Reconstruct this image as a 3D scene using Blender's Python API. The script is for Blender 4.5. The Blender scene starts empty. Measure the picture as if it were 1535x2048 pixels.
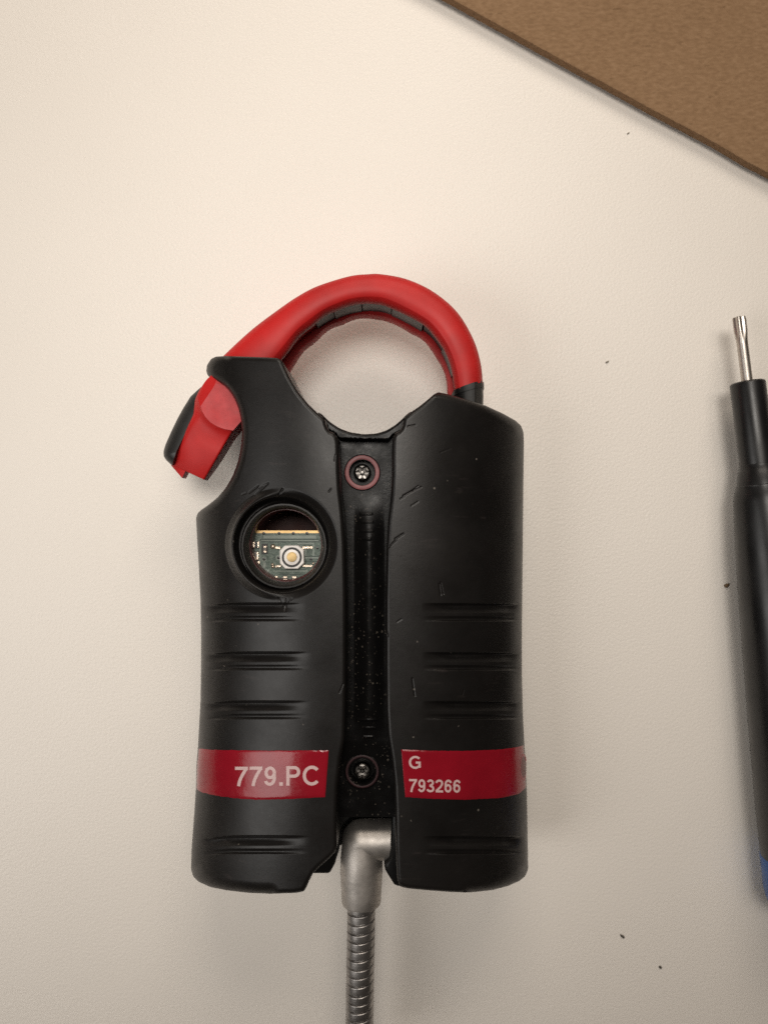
import bpy, bmesh, math, random
import numpy as np
from mathutils import Vector, noise

random.seed(4); rng = np.random.default_rng(4)
scene = bpy.context.scene
col = scene.collection
R = math.radians

# ------------------------------------------------------------------ camera, world, lamps
KMM, DMM, CX, CY = 0.118, 175.0, 767.5, 1024.0     # mm per photo pixel on the table, camera height, nadir
cam = bpy.data.cameras.new('camera'); cam_o = bpy.data.objects.new('camera', cam); col.objects.link(cam_o)
cam_o.location = (0, 0, DMM / 1000); cam_o.rotation_euler = (0, 0, 0)
cam.sensor_fit = 'VERTICAL'; cam.sensor_height = 36.0; cam.sensor_width = 36.0
cam.lens = 36.0 * DMM / (2048 * KMM)
cam.clip_start = 0.005; cam.clip_end = 20
cam.dof.use_dof = True; cam.dof.focus_distance = 0.152; cam.dof.aperture_fstop = 18
scene.camera = cam_o
scene.cycles.use_denoising = False

world = bpy.data.worlds.new('World'); scene.world = world; world.use_nodes = True
bg = world.node_tree.nodes['Background']
bg.inputs['Color'].default_value = (1.0, 0.80, 0.62, 1); bg.inputs['Strength'].default_value = 0.025

def area(name, loc, target, size, size_y, power, color, spread=180):
    l = bpy.data.lights.new(name, 'AREA'); l.shape = 'RECTANGLE'; l.size = size; l.size_y = size_y
    l.energy = power; l.color = color; l.spread = R(spread)
    o = bpy.data.objects.new(name, l); col.objects.link(o); o.location = loc
    o.rotation_euler = (Vector(target) - Vector(loc)).to_track_quat('-Z', 'Y').to_euler()
    return o
def spot(name, loc, target, radius, cone, power, color):
    l = bpy.data.lights.new(name, 'SPOT'); l.shadow_soft_size = radius; l.spot_size = R(cone); l.spot_blend = 1.0
    l.energy = power; l.color = color
    o = bpy.data.objects.new(name, l); col.objects.link(o); o.location = loc
    o.rotation_euler = (Vector(target) - Vector(loc)).to_track_quat('-Z', 'Y').to_euler()
area('far_lamp', (0.05, 0.42, 0.30), (0.0, 0.03, 0), 0.34, 0.20, 1.15, (1.0, 0.895, 0.775))  # broad warm lamp beyond the far side of the table, not a window
spot('ceiling_lamp', (-0.05, 0.20, 0.80), (-0.02, 0.06, 0), 0.15, 33, 15.8, (1.0, 0.945, 0.87))
spot('side_lamp', (-0.36, -0.12, 0.36), (-0.08, -0.02, 0), 0.17, 64, 4.4, (1.0, 0.97, 0.93))
area('room_lamp', (0.21, 0.16, 0.90), (0.0, 0.0, 0), 0.20, 0.26, 0.75, (1.0, 0.90, 0.80))

scene.view_settings.view_transform = 'Standard'; scene.view_settings.look = 'None'
scene.view_settings.exposure = 0.0; scene.view_settings.gamma = 1.0

# ------------------------------------------------------------------ helpers
def P(px, py, z):
    """the point (mm) at height z that the photo shows at pixel px, py"""
    s = KMM * (DMM - z) / DMM
    px = np.asarray(px, float); py = np.asarray(py, float); z = np.asarray(z, float)
    return np.stack(np.broadcast_arrays((px - CX) * s, -(py - CY) * s, z), -1)

def sstep(a, b, x):
    t = np.clip((np.asarray(x, float) - a) / (b - a), 0, 1); return t * t * (3 - 2 * t)

def chain(pts, n=None, smooth=0):
    """resample a traced line evenly; smooth rounds its corners (in samples)"""
    p = np.array(pts, float); d = np.r_[0, np.cumsum(np.hypot(*np.diff(p, axis=0).T))]
    n = n or int(d[-1] / 2) + 2
    s = np.linspace(0, d[-1], n)
    q = np.stack([np.interp(s, d, p[:, 0]), np.interp(s, d, p[:, 1])], 1)
    for _ in range(smooth):
        q[1:-1] = (q[:-2] + 2 * q[1:-1] + q[2:]) / 4
    return q

def catmull(pts, n):
    p = np.array(pts, float); p = np.vstack([2 * p[0] - p[1], p, 2 * p[-1] - p[-2]])
    out = []
    m = len(p) - 3
    for k in range(n):
        t = k / (n - 1) * m; i = min(int(t), m - 1); f = t - i
        a, b, c, d = p[i], p[i + 1], p[i + 2], p[i + 3]
        out.append(0.5 * (2 * b + (c - a) * f + (2 * a - 5 * b + 4 * c - d) * f * f + (3 * b - a - 3 * c + d) * f ** 3))
    return np.array(out)

def dist_line(x, y, line):
    best = np.full(x.shape, 1e9)
    for (ax, ay), (bx, by) in zip(line[:-1], line[1:]):
        dx, dy = bx - ax, by - ay; L = dx * dx + dy * dy + 1e-9
        t = np.clip(((x - ax) * dx + (y - ay) * dy) / L, 0, 1)
        best = np.minimum(best, (x - ax - t * dx) ** 2 + (y - ay - t * dy) ** 2)
    return np.sqrt(best)

def fillet(d, r):
    """drop in mm of a rounded edge of radius r (mm) at image distance d (px) from the edge"""
    d = np.clip(d * 0.101, 0, r); return r - np.sqrt(np.maximum(r * r - (r - d) ** 2, 0))

def mesh(name, verts, faces, mat, parent=None, smooth=True, sharp=50, origin=None):
    me = bpy.data.meshes.new(name)
    v = np.asarray(verts, float).reshape(-1, 3) * 0.001
    if parent is not None:
        r = parent
        while r.parent is not None: r = r.parent
        v = v - np.array(r.location)
    elif origin is not None:
        v = v - np.array(origin) * 0.001
    if isinstance(faces, np.ndarray):
        n = len(faces)
        me.vertices.add(len(v)); me.vertices.foreach_set('co', v.astype(np.float32).ravel())
        me.loops.add(n * 4); me.loops.foreach_set('vertex_index', faces.astype(np.int32).ravel())
        me.polygons.add(n); me.polygons.foreach_set('loop_start', np.arange(n, dtype=np.int32) * 4)
        me.update(calc_edges=True); me.validate()
    else:
        me.from_pydata(v.tolist(), [], [list(map(int, f)) for f in faces])
    me.materials.append(mat)
    if smooth:
        me.polygons.foreach_set('use_smooth', np.ones(len(me.polygons), bool))
        if sharp: me.set_sharp_from_angle(angle=R(sharp))
    o = bpy.data.objects.new(name, me); col.objects.link(o)
    if parent is not None: o.parent = parent
    elif origin is not None: o.location = np.array(origin) * 0.001
    return o

def grid_faces(nj, ni, flip=False):
    idx = np.arange(nj * ni).reshape(nj, ni)
    q = np.stack([idx[:-1, :-1], idx[1:, :-1], idx[1:, 1:], idx[:-1, 1:]], -1).reshape(-1, 4)
    return q[:, ::-1] if flip else q

def slab(PX, PY, Z, zlow, inset=0.9, keep=None, xyz=None, flip=False, zbot=0.0):
    """top sheet given in photo pixels and heights, closed by a skirt that drops to the bottom"""
    nj, ni = PX.shape
    V = P(PX, PY, Z).reshape(-1, 3) if xyz is None else xyz.reshape(-1, 3)
    F = grid_faces(nj, ni, flip)
    if keep is not None:
        k = keep.ravel(); F = F[k[F].all(1)]
    idx = np.arange(nj * ni).reshape(nj, ni)
    loop = np.r_[idx[:, 0], idx[-1, 1:], idx[-2::-1, -1], idx[0, -2:0:-1]]
    B = V[loop]; c = B.mean(0); n = len(loop); base = len(V)
    l1 = B.copy(); l1[:, 2] = np.minimum(zlow, B[:, 2] - 0.05)
    l2 = B.copy(); l2[:, :2] = c[:2] + (B[:, :2] - c[:2]) * inset; l2[:, 2] = zbot
    V = np.vstack([V, l1, l2])
    k = np.arange(n); k2 = (k + 1) % n
    S1 = np.stack([loop[k], base + k, base + k2, loop[k2]], 1)
    S2 = np.stack([base + k, base + n + k, base + n + k2, base + k2], 1)
    if flip: S1, S2 = S1[:, ::-1], S2[:, ::-1]
    return V, np.vstack([F, S1, S2])

def ruled(L, Rr, nu, nv, hfun):
    """sheet between two traced lines"""
    L = chain(L, nv, 2); Rr = chain(Rr, nv, 2); u = np.linspace(0, 1, nu)
    PX = L[:, 0:1] * (1 - u) + Rr[:, 0:1] * u; PY = L[:, 1:2] * (1 - u) + Rr[:, 1:2] * u
    U, W = np.meshgrid(u, np.linspace(0, 1, nv))
    return PX, PY, hfun(PX, PY, U, W)

def lathe(profile, centre, n=64, cap=False):
    V, F = [], []
    for r, z in profile:
        for k in range(n):
            a = 2 * math.pi * k / n; V.append((centre[0] + r * math.cos(a), centre[1] + r * math.sin(a), z))
    for j in range(len(profile) - 1):
        for k in range(n):
            k2 = (k + 1) % n; F.append((j * n + k, j * n + k2, (j + 1) * n + k2, (j + 1) * n + k))
    if cap: F.append(tuple((len(profile) - 1) * n + k for k in range(n)))
    return V, F

def axis_lathe(profile, a, b, n=40, lobes=None):
    """surface of revolution along the line a-b; profile = (distance along in mm, radius); lobes(s, angle) scales radius"""
    a = Vector(a); b = Vector(b); d = (b - a).normalized(); side = d.cross(Vector((0, 0, 1))).normalized(); up = side.cross(d)
    V, F = [], []
    for s, r in profile:
        for k in range(n):
            t = 2 * math.pi * k / n; rr = r * (lobes(s, t) if lobes else 1)
            V.append(tuple(a + d * s + side * (rr * math.cos(t)) + up * (rr * math.sin(t))))
    for j in range(len(profile) - 1):
        for k in range(n):
            k2 = (k + 1) % n; F.append((j * n + k, j * n + k2, (j + 1) * n + k2, (j + 1) * n + k))
    F.append(tuple(range(n))[::-1]); F.append(tuple((len(profile) - 1) * n + k for k in range(n)))
    return V, F

def prism(poly, z0, z1, bevel=0.0, top_z=None):
    """upright block over a pixel polygon traced at height z1"""
    pts = P([p[0] for p in poly], [p[1] for p in poly], z1)
    c = pts.mean(0); n = len(pts); V, F = [], []
    rings = [(z0, 0)] + ([(z1 - bevel, 0), (z1, bevel)] if bevel else [(z1, 0)])
    for z, ins in rings:
        for p in pts:
            dv = c[:2] - p[:2]; L = np.hypot(*dv) + 1e-9
            q = p[:2] + dv / L * ins * 1.4; V.append((q[0], q[1], z))
    m = len(rings)
    for j in range(m - 1):
        for k in range(n):
            k2 = (k + 1) % n; F.append((j * n + k, j * n + k2, (j + 1) * n + k2, (j + 1) * n + k))
    F.append(tuple((m - 1) * n + k for k in range(n))); F.append(tuple(range(n))[::-1])
    return V, F

def thing(name, label, cat, loc=(0, 0, 0)):
    o = bpy.data.objects.new(name, None); col.objects.link(o); o.location = loc
    o.empty_display_size = 0.01; o['label'] = label; o['category'] = cat
    return o

# ------------------------------------------------------------------ materials
def nt(name):
    m = bpy.data.materials.new(name); m.use_nodes = True; t = m.node_tree
    return m, t, t.nodes['Principled BSDF']
def node(t, kind, **kw):
    n = t.nodes.new(kind)
    for k, v in kw.items():
        if k in n.inputs: n.inputs[k].default_value = v
        else: setattr(n, k, v)
    return n
def coords(t): return node(t, 'ShaderNodeTexCoord').outputs['Object']
def noise_n(t, co, scale, detail=3, rough=0.55):
    n = node(t, 'ShaderNodeTexNoise', Scale=scale, Detail=detail, Roughness=rough); t.links.new(co, n.inputs['Vector']); return n.outputs['Fac']
def ramp(t, fac, stops):
    r = node(t, 'ShaderNodeValToRGB'); e = r.color_ramp.elements
    while len(e) < len(stops): e.new(0.5)
    for k, (p, c) in enumerate(stops):
        e[k].position = p; e[k].color = (c[0], c[1], c[2], 1) if hasattr(c, '__len__') else (c, c, c, 1)
    t.links.new(fac, r.inputs['Fac']); return r.outputs['Color']
def bump(t, bsdf, height, strength, dist, prev=None):
    b = node(t, 'ShaderNodeBump', Strength=strength, Distance=dist); t.links.new(height, b.inputs['Height'])
    if prev is not None: t.links.new(prev, b.inputs['Normal'])
    t.links.new(b.outputs['Normal'], bsdf.inputs['Normal']); return b.outputs['Normal']
def mix(t, fac, a, b):
    m = node(t, 'ShaderNodeMix', data_type='RGBA')
    for s, v in ((m.inputs[0], fac), (m.inputs[6], a), (m.inputs[7], b)):
        if hasattr(v, 'is_linked'): t.links.new(v, s)
        elif hasattr(v, '__len__'): s.default_value = (*v, 1)
        else: s.default_value = v
    return m.outputs[2]

def plain(name, c, rough=0.5, metal=0.0, var=0.12, scale=400, bmp=0.0, coat=0.0, spec=0.5, bscale=None):
    m, t, b = nt(name); co = coords(t)
    n = noise_n(t, co, scale, 4)
    t.links.new(ramp(t, n, [(0.3, [x * (1 - var) for x in c]), (0.7, [min(1, x * (1 + var)) for x in c])]), b.inputs['Base Color'])
    t.links.new(ramp(t, noise_n(t, co, scale * 0.4, 4), [(0.3, max(0, rough - 0.07)), (0.7, min(1, rough + 0.07))]), b.inputs['Roughness'])
    b.inputs['Metallic'].default_value = metal; b.inputs['Specular IOR Level'].default_value = spec
    b.inputs['Coat Weight'].default_value = coat; b.inputs['Coat Roughness'].default_value = 0.08
    if bmp: bump(t, b, noise_n(t, co, bscale or scale * 4, 3), bmp, 0.0001)
    return m

def mat_table():
    m, t, b = nt('white_laminate'); co = coords(t)
    v = node(t, 'ShaderNodeTexNoise', Scale=1600.0, Detail=2.5, Roughness=0.55, Distortion=0.3); t.links.new(co, v.inputs['Vector'])
    big = noise_n(t, co, 14, 3)
    c = ramp(t, big, [(0.3, (0.77, 0.72, 0.66)), (0.7, (0.795, 0.745, 0.685))])
    vo = node(t, 'ShaderNodeTexVoronoi', Scale=60.0); t.links.new(co, vo.inputs['Vector'])
    dirt = ramp(t, vo.outputs['Distance'], [(0.006, 1.0), (0.02, 0.0)])
    keep = ramp(t, noise_n(t, co, 31, 2), [(0.58, 0.0), (0.62, 0.55)])
    mm = node(t, 'ShaderNodeMath', operation='MULTIPLY'); t.links.new(dirt, mm.inputs[0]); t.links.new(keep, mm.inputs[1])
    t.links.new(mix(t, mm.outputs[0], c, (0.30, 0.24, 0.17)), b.inputs['Base Color'])
    b.inputs['Roughness'].default_value = 0.42; b.inputs['Specular IOR Level'].default_value = 0.45
    bump(t, b, v.outputs['Fac'], 0.55, 0.00018)
    return m

def mat_rubber():
    m, t, b = nt('black_rubber'); co = coords(t)
    worn = noise_n(t, co, 55, 6, 0.65); fine = noise_n(t, co, 900, 4)
    base = ramp(t, worn, [(0.35, (0.0062, 0.0055, 0.0052)), (0.7, (0.0120, 0.0105, 0.0098))])
    mp = node(t, 'ShaderNodeMapping'); mp.inputs['Rotation'].default_value = (0, 0, R(28)); mp.inputs['Scale'].default_value = (0.22, 1.6, 1)
    t.links.new(co, mp.inputs['Vector'])
    scuff = ramp(t, noise_n(t, mp.outputs['Vector'], 420, 4, 0.6), [(0.60, 0.0), (0.74, 0.55)])
    area_ = ramp(t, noise_n(t, co, 40, 3), [(0.48, 0.0), (0.62, 1.0)])
    ms = node(t, 'ShaderNodeMath', operation='MULTIPLY'); t.links.new(scuff, ms.inputs[0]); t.links.new(area_, ms.inputs[1])
    base = mix(t, ms.outputs[0], base, (0.036, 0.029, 0.027))
    vo = node(t, 'ShaderNodeTexVoronoi', Scale=330.0); t.links.new(co, vo.inputs['Vector'])
    spk = ramp(t, vo.outputs['Distance'], [(0.05, 1.0), (0.09, 0.0)])
    keep = ramp(t, noise_n(t, co, 420, 1), [(0.59, 0.0), (0.64, 0.8)])
    mm = node(t, 'ShaderNodeMath', operation='MULTIPLY'); t.links.new(spk, mm.inputs[0]); t.links.new(keep, mm.inputs[1])
    t.links.new(mix(t, mm.outputs[0], base, (0.16, 0.14, 0.12)), b.inputs['Base Color'])
    t.links.new(ramp(t, noise_n(t, co, 90, 6, 0.7), [(0.3, 0.30), (0.7, 0.43)]), b.inputs['Roughness'])
    b.inputs['Specular IOR Level'].default_value = 0.34
    n1 = bump(t, b, fine, 0.14, 0.00008)
    bump(t, b, noise_n(t, co, 2600, 2), 0.12, 0.00004, n1)
    return m

def mat_dusty():
    m, t, b = nt('dusty_black_plastic'); co = coords(t)
    tot = None
    for sc, lo, hi, kp in ((620, 0.10, 0.17, 0.47), (1300, 0.15, 0.26, 0.47)):
        vo = node(t, 'ShaderNodeTexVoronoi', Scale=float(sc)); t.links.new(co, vo.inputs['Vector'])
        spk = ramp(t, vo.outputs['Distance'], [(lo, 1.0), (hi, 0.0)])
        keep = ramp(t, noise_n(t, co, sc * 0.55, 2), [(kp, 0.0), (kp + 0.06, 0.6)])
        mm = node(t, 'ShaderNodeMath', operation='MULTIPLY'); t.links.new(spk, mm.inputs[0]); t.links.new(keep, mm.inputs[1])
        if tot is None: tot = mm.outputs[0]
        else:
            ad = node(t, 'ShaderNodeMath', operation='MAXIMUM'); t.links.new(tot, ad.inputs[0]); t.links.new(mm.outputs[0], ad.inputs[1]); tot = ad.outputs[0]
    pt = ramp(t, noise_n(t, co, 150, 3), [(0.42, 0.12), (0.62, 1.0)])
    md = node(t, 'ShaderNodeMath', operation='MULTIPLY'); t.links.new(tot, md.inputs[0]); t.links.new(pt, md.inputs[1]); tot = md.outputs[0]
    t.links.new(mix(t, tot, (0.005, 0.0047, 0.0047), (0.15, 0.128, 0.105)), b.inputs['Base Color'])
    t.links.new(ramp(t, noise_n(t, co, 260, 5), [(0.35, 0.24), (0.65, 0.42)]), b.inputs['Roughness'])
    b.inputs['Specular IOR Level'].default_value = 0.16
    bump(t, b, noise_n(t, co, 1500, 4), 0.25, 0.0001)
    return m

def mat_card():
    m, t, b = nt('brown_cardboard'); co = coords(t)
    fib = node(t, 'ShaderNodeTexNoise', Scale=1500.0, Detail=4.0, Roughness=0.6); 
    mp = node(t, 'ShaderNodeMapping'); mp.inputs['Rotation'].default_value = (0, 0, R(-28)); mp.inputs['Scale'].default_value = (0.45, 1, 1)
    t.links.new(co, mp.inputs['Vector']); t.links.new(mp.outputs['Vector'], fib.inputs['Vector'])
    c1 = ramp(t, fib.outputs['Fac'], [(0.25, (0.195, 0.115, 0.061)), (0.5, (0.245, 0.148, 0.080)), (0.75, (0.295, 0.185, 0.106))])
    c2 = ramp(t, noise_n(t, co, 28, 6, 0.7), [(0.3, (0.93, 0.92, 0.90)), (0.7, (1.0, 1.0, 1.0))])
    mm = node(t, 'ShaderNodeMix', data_type='RGBA', blend_type='MULTIPLY'); mm.inputs[0].default_value = 1.0
    t.links.new(c1, mm.inputs[6]); t.links.new(c2, mm.inputs[7]); fl = ramp(t, noise_n(t, mp.outputs['Vector'], 620, 3, 0.6), [(0.62, 0.0), (0.70, 0.5)])
    t.links.new(mix(t, fl, mm.outputs[2], (0.13, 0.075, 0.036)), b.inputs['Base Color'])
    b.inputs['Roughness'].default_value = 0.85; b.inputs['Specular IOR Level'].default_value = 0.2
    bump(t, b, fib.outputs['Fac'], 0.35, 0.00012)
    return m

def mat_pcb():
    m, t, b = nt('green_solder_mask'); co = coords(t)
    n = noise_n(t, co, 1300, 5, 0.75)
    t.links.new(ramp(t, n, [(0.32, (0.015, 0.035, 0.025)), (0.52, (0.085, 0.125, 0.098)), (0.70, (0.21, 0.25, 0.21))]), b.inputs['Base Color'])
    b.inputs['Roughness'].default_value = 0.35
    bump(t, b, n, 0.4, 0.0001)
    return m

M = dict(
    table=mat_table(), rubber=mat_rubber(), dusty=mat_dusty(), card=mat_card(), pcb=mat_pcb(),
    red=plain('red_plastic', (0.46, 0.0115, 0.011), 0.52, var=0.16, scale=110, bmp=0.12, bscale=1800, spec=0.36),
    facet=plain('red_matte_plastic', (0.46, 0.03, 0.034), 0.55, var=0.10, scale=700, bmp=0.3, bscale=2400),
    strip=plain('grey_core', (0.085, 0.082, 0.078), 0.45, var=0.2, scale=500, bmp=0.2),
    strip_dark=plain('black_core', (0.02, 0.02, 0.02), 0.45, var=0.2, scale=500, bmp=0.2),
    pad=plain('black_pad_rubber', (0.014, 0.0135, 0.013), 0.45, var=0.2, scale=300, bmp=0.15),
    black=plain('black_plastic', (0.005, 0.0048, 0.0046), 0.45, var=0.2, scale=300, bmp=0.1, spec=0.25),
    hole=plain('dark_cavity', (0.035, 0.007, 0.004), 0.5, spec=0.2),
    ruby=plain('dark_red_plastic', (0.055, 0.004, 0.004), 0.25, var=0.3, scale=300),
    label=plain('glossy_red_label', (0.245, 0.006, 0.015), 0.22, var=0.12, scale=120, bmp=1.0, bscale=260, coat=0.30, spec=0.30),
    ink=plain('pink_white_print', (0.58, 0.40, 0.39), 0.4, var=0.06),
    inkrose=plain('rose_print', (0.36, 0.06, 0.07), 0.35),
    inkred=plain('dark_red_print', (0.13, 0.003, 0.007), 0.35),
    pink=plain('pink_washer', (0.27, 0.095, 0.10), 0.5, var=0.15, scale=800),
    pinkdark=plain('dark_pink_washer', (0.028, 0.006, 0.008), 0.6, var=0.15, scale=800),
    steel=plain('brushed_steel', (0.52, 0.485, 0.45), 0.50, metal=0.92, var=0.1, scale=600, bmp=0.15, bscale=1500),
    hose=plain('hose_steel', (0.40, 0.38, 0.365), 0.38, metal=0.95, var=0.15, scale=500, bmp=0.1),
    bit=plain('bit_steel', (0.50, 0.46, 0.42), 0.38, metal=1.0, var=0.08, scale=400),
    screw=plain('dark_screw_steel', (0.17, 0.16, 0.15), 0.32, metal=1.0, var=0.15, scale=900),
    driver=plain('driver_black', (0.006, 0.0058, 0.0062), 0.34, var=0.15, scale=200, bmp=0.08),
    blue=plain('blue_plastic', (0.012, 0.085, 0.30), 0.4),
    gold=plain('gold_contact', (0.78, 0.56, 0.26), 0.55, metal=0.3, var=0.15, scale=900),
    goldedge=plain('gold_edge', (0.75, 0.50, 0.22), 0.4, metal=0.5, var=0.1, scale=900),
    white=plain('white_switch', (0.86, 0.82, 0.78), 0.4, var=0.05),
    solder=plain('solder', (0.75, 0.62, 0.50), 0.25, metal=0.9, var=0.2, scale=1500, bmp=0.3),
    chip=plain('chip_body', (0.20, 0.185, 0.165), 0.45, var=0.2, scale=1200),
    chipdark=plain('chip_black', (0.015, 0.014, 0.014), 0.35),
    trace=plain('copper_trace', (0.22, 0.255, 0.22), 0.35, var=0.15, scale=900),
    tracedark=plain('dark_gap', (0.012, 0.03, 0.022), 0.4),
    crumb=plain('brown_crumb', (0.16, 0.10, 0.05), 0.8, var=0.3, scale=2000),
    crumbdark=plain('dark_crumb', (0.06, 0.05, 0.038), 0.8, var=0.3, scale=2000),
    crumbpale=plain('grey_crumb', (0.22, 0.19, 0.15), 0.8, var=0.3, scale=2000),
    fleck=plain('pale_fleck', (0.6, 0.52, 0.36), 0.6),
)

# ------------------------------------------------------------------ table
mesh('table', [(-900, -900, 0), (900, -900, 0), (900, 900, 0), (-900, 900, 0)], [(0, 1, 2, 3)], M['table'], smooth=False)['kind'] = 'structure'

# ------------------------------------------------------------------ cardboard sheet, top right
edge_px = [(700, -110), (820, -48), (904, -2), (1018, 61), (1090, 101), (1216, 170), (1309, 221), (1400, 269), (1439, 290), (1490, 321), (1535, 344), (1620, 392), (1760, 470)]
e = chain(edge_px, 340, 10)
ex = P(e[:, 0], e[:, 1], 3.2)
ex[:, 0] += [0.06 * noise.noise((k * 0.35, 3.1, 0)) + 0.08 * noise.noise((k * 1.3, 7.1, 0)) for k in range(340)]
ex[:, 1] += [0.06 * noise.noise((k * 0.35, 9.1, 0)) + 0.08 * noise.noise((k * 1.3, 1.1, 0)) for k in range(340)]
srow = np.r_[0, 0.15, 0.5, np.linspace(1.5, 130, 44)]
nrm = np.array([0.475, 0.88])
top = np.zeros((len(srow), 340, 3))
for j, s in enumerate(srow):
    top[j, :, :2] = ex[:, :2] + nrm * s
    top[j, :, 2] = 3.2 - 0.12 * math.exp(-s / 0.2) - 0.3 * (s / 130) ** 2 + 0.04 * np.sin(np.arange(340) * 0.02 + s * 0.05)
bot = top.copy(); bot[:, :, 2] -= 2.2
NT = len(srow) * 340
F = np.vstack([grid_faces(len(srow), 340, True), grid_faces(len(srow), 340) + NT])
i0 = np.arange(339); rim = [np.stack([i0, i0 + 1, NT + i0 + 1, NT + i0], 1)]
l0 = NT - 340 + i0; rim.append(np.stack([l0 + 1, l0, NT + l0, NT + l0 + 1], 1))
j0 = np.arange(len(srow) - 1) * 340
rim.append(np.stack([j0 + 340, j0, NT + j0, NT + j0 + 340], 1)); rim.append(np.stack([j0 + 339, j0 + 679, NT + j0 + 679, NT + j0 + 339], 1))
o = mesh('cardboard_sheet', np.vstack([top.reshape(-1, 3), bot.reshape(-1, 3)]), np.vstack([F] + rim), M['card'], origin=(60, 110, 0))
o['label'] = 'brown cardboard sheet with a rough cut edge lifted slightly off the white table'; o['category'] = 'cardboard'

# ------------------------------------------------------------------ the clamp: rubber covers
clamp = thing('current_clamp', 'black rubber covered clamp tool with red hooked jaw, round window and metal hose', 'clamp tool', (-0.005, -0.03, 0))
WIN = (563.5, 1089.0)

left_chain = chain([(452, 712), (432, 713), (422, 718), (414, 730), (412.5, 743), (416, 752), (424, 758), (436, 763), (447, 769), (458, 780), (469, 797), (477, 817), (482, 840), (484, 865), (482, 893), (476, 922), (466, 950), (452, 975), (434, 996), (415, 1011), (402, 1020), (395, 1027), (392, 1036), (394, 1075), (398, 1140), (401, 1200), (402, 1260), (402, 1330), (401, 1400), (398, 1455), (396, 1492), (393, 1530), (392, 1575), (389, 1620), (386, 1660), (383, 1700), (382, 1738), (386, 1752), (396, 1763), (420, 1774), (455, 1781), (500, 1786), (540, 1787.5)], 900, 6)
right_l = chain([(452, 712), (500, 713.5), (545, 715), (556, 716), (563, 720), (568, 732), (580, 757), (597, 785), (617, 809), (637, 828), (650, 838), (652, 850), (658, 862), (670, 867), (675, 875), (677, 890), (678, 940), (680, 980), (686, 1030), (690, 1090), (692, 1200), (692, 1330), (691, 1420), (689, 1480), (681, 1520), (675, 1570), (673, 1640), (674, 1700), (660, 1715), (640, 1732), (626, 1746), (619, 1760), (612, 1776), (607, 1783), (590, 1786), (540, 1787.5)], 900, 4)
chan_r = chain([(876, 784.5), (868, 788), (855, 799), (838, 813), (820, 825), (807, 836), (805, 850), (800, 861), (788, 867), (785, 876), (784, 895), (784, 950), (782, 990), (776, 1040), (773, 1100), (771, 1200), (771, 1330), (772, 1420), (775, 1470), (783, 1520), (788, 1570), (790, 1620), (791, 1690), (793, 1745), (795, 1766), (800, 1773), (815, 1777), (860, 1781), (900, 1784), (932, 1785)], 900, 4)
right_r = chain([(876, 784.5), (890, 787), (930, 798), (970, 811), (1005, 827), (1030, 841), (1041, 851), (1046, 864), (1047, 885), (1046, 960), (1045, 1060), (1044, 1160), (1043, 1260), (1043, 1350), (1045, 1430), (1048, 1490), (1051, 1540), (1053, 1590), (1054, 1650), (1055, 1700), (1055.5, 1738), (1050, 1752), (1038, 1762), (1015, 1772), (985, 1780), (950, 1784), (932, 1785)], 900, 6)

def mono(c):
    y = np.maximum.accumulate(c[:, 1] + np.arange(len(c)) * 1e-6); return c[:, 0], y
RIBS = (1213, 1311, 1409, 1679)
NICKS_L = [((516, 972), (499, 985), 1.6, .5), ((531, 968), (519, 976), 1.4, .35), ((536, 966), (511, 990), 1.5, .5), ((492, 986), (484, 989), 1.3, .3), ((565, 978), (556, 992), 2.2, .7), ((557, 1196), (565, 1212), 1.8, .5), ((573, 1198), (570, 1222), 1.5, .5), ((584, 1197), (577, 1206), 1.5, .4), ((686, 1368), (679, 1385), 1.5, .4), ((662, 978), (657, 984), 1.4, .4), ((670, 910), (668, 922), 1.2, .3)]
NICKS_R = [((806, 992), (824, 982), 1.7, .5), ((824, 982), (842, 974), 1.4, .45), ((825, 980), (836, 972), 1.1, .3), ((800, 998), (808, 994), 1.4, .3), ((822, 1012), (836, 1003), 1.3, .25), ((790, 1078), (806, 1068), 1.8, .55), ((776, 1095), (792, 1080), 1.5, .5), ((878, 1168), (881, 1190), 1.4, .5), ((881, 1165), (886, 1188), 1.4, .5), ((824, 1357), (829, 1391), 1.6, .55), ((770, 1258), (776, 1272), 1.8, .5), ((803, 1238), (794, 1244), 1.4, .25), ((927, 1380), (924, 1390), 1.2, .25), ((960, 940), (985, 930), 1.3, .2), ((880, 905), (900, 897), 1.2, .15), ((815, 853), (830, 850), 1.6, .3)]

def rib_profile(dy):
    return np.interp(dy, [-7.5, -5, -2, 3, 12, 18, 22, 25.5, 29], [0, 1.0, 1.35, 1.15, .4, .3, .62, .66, 0])

def h_left(x, y):
    ox, oy = mono(left_chain); xd = np.where(y < 1034, 392, np.interp(np.minimum(y, 1735), oy, ox))
    t = np.clip((x - xd) / 268.0, 0, 1); z = 15 + 17 * np.sqrt(np.clip(1 - (1 - t) ** 2, 0, 1))
    r = np.hypot(x - WIN[0], y - WIN[1])
    zr = np.interp(r, [70, 80, 85, 88, 92, 96.5, 100, 105, 122], [27.0, 27.0, 27.0, 27.2, 28.9, 30.2, 30.6, 30.8, 30.8])
    w = sstep(114, 97.5, r); z = z * (1 - w) + zr * w
    for k, yc in enumerate(RIBS):
        x1 = (590, 602, 600, 600)[k]
        env = sstep(398, 455, x) * sstep(x1 + 22, x1 - 75, x) * sstep(104, 114, r)
        z = z - env * rib_profile(y - yc - 4 * sstep(470, 400, x)) * 1.05
    for (a, b, s, dpt) in NICKS_L:
        z = z - 0.30 * dpt * np.exp(-(dist_line(x, y, [a, b]) / (0.85 * s)) ** 2)
    return z
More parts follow.
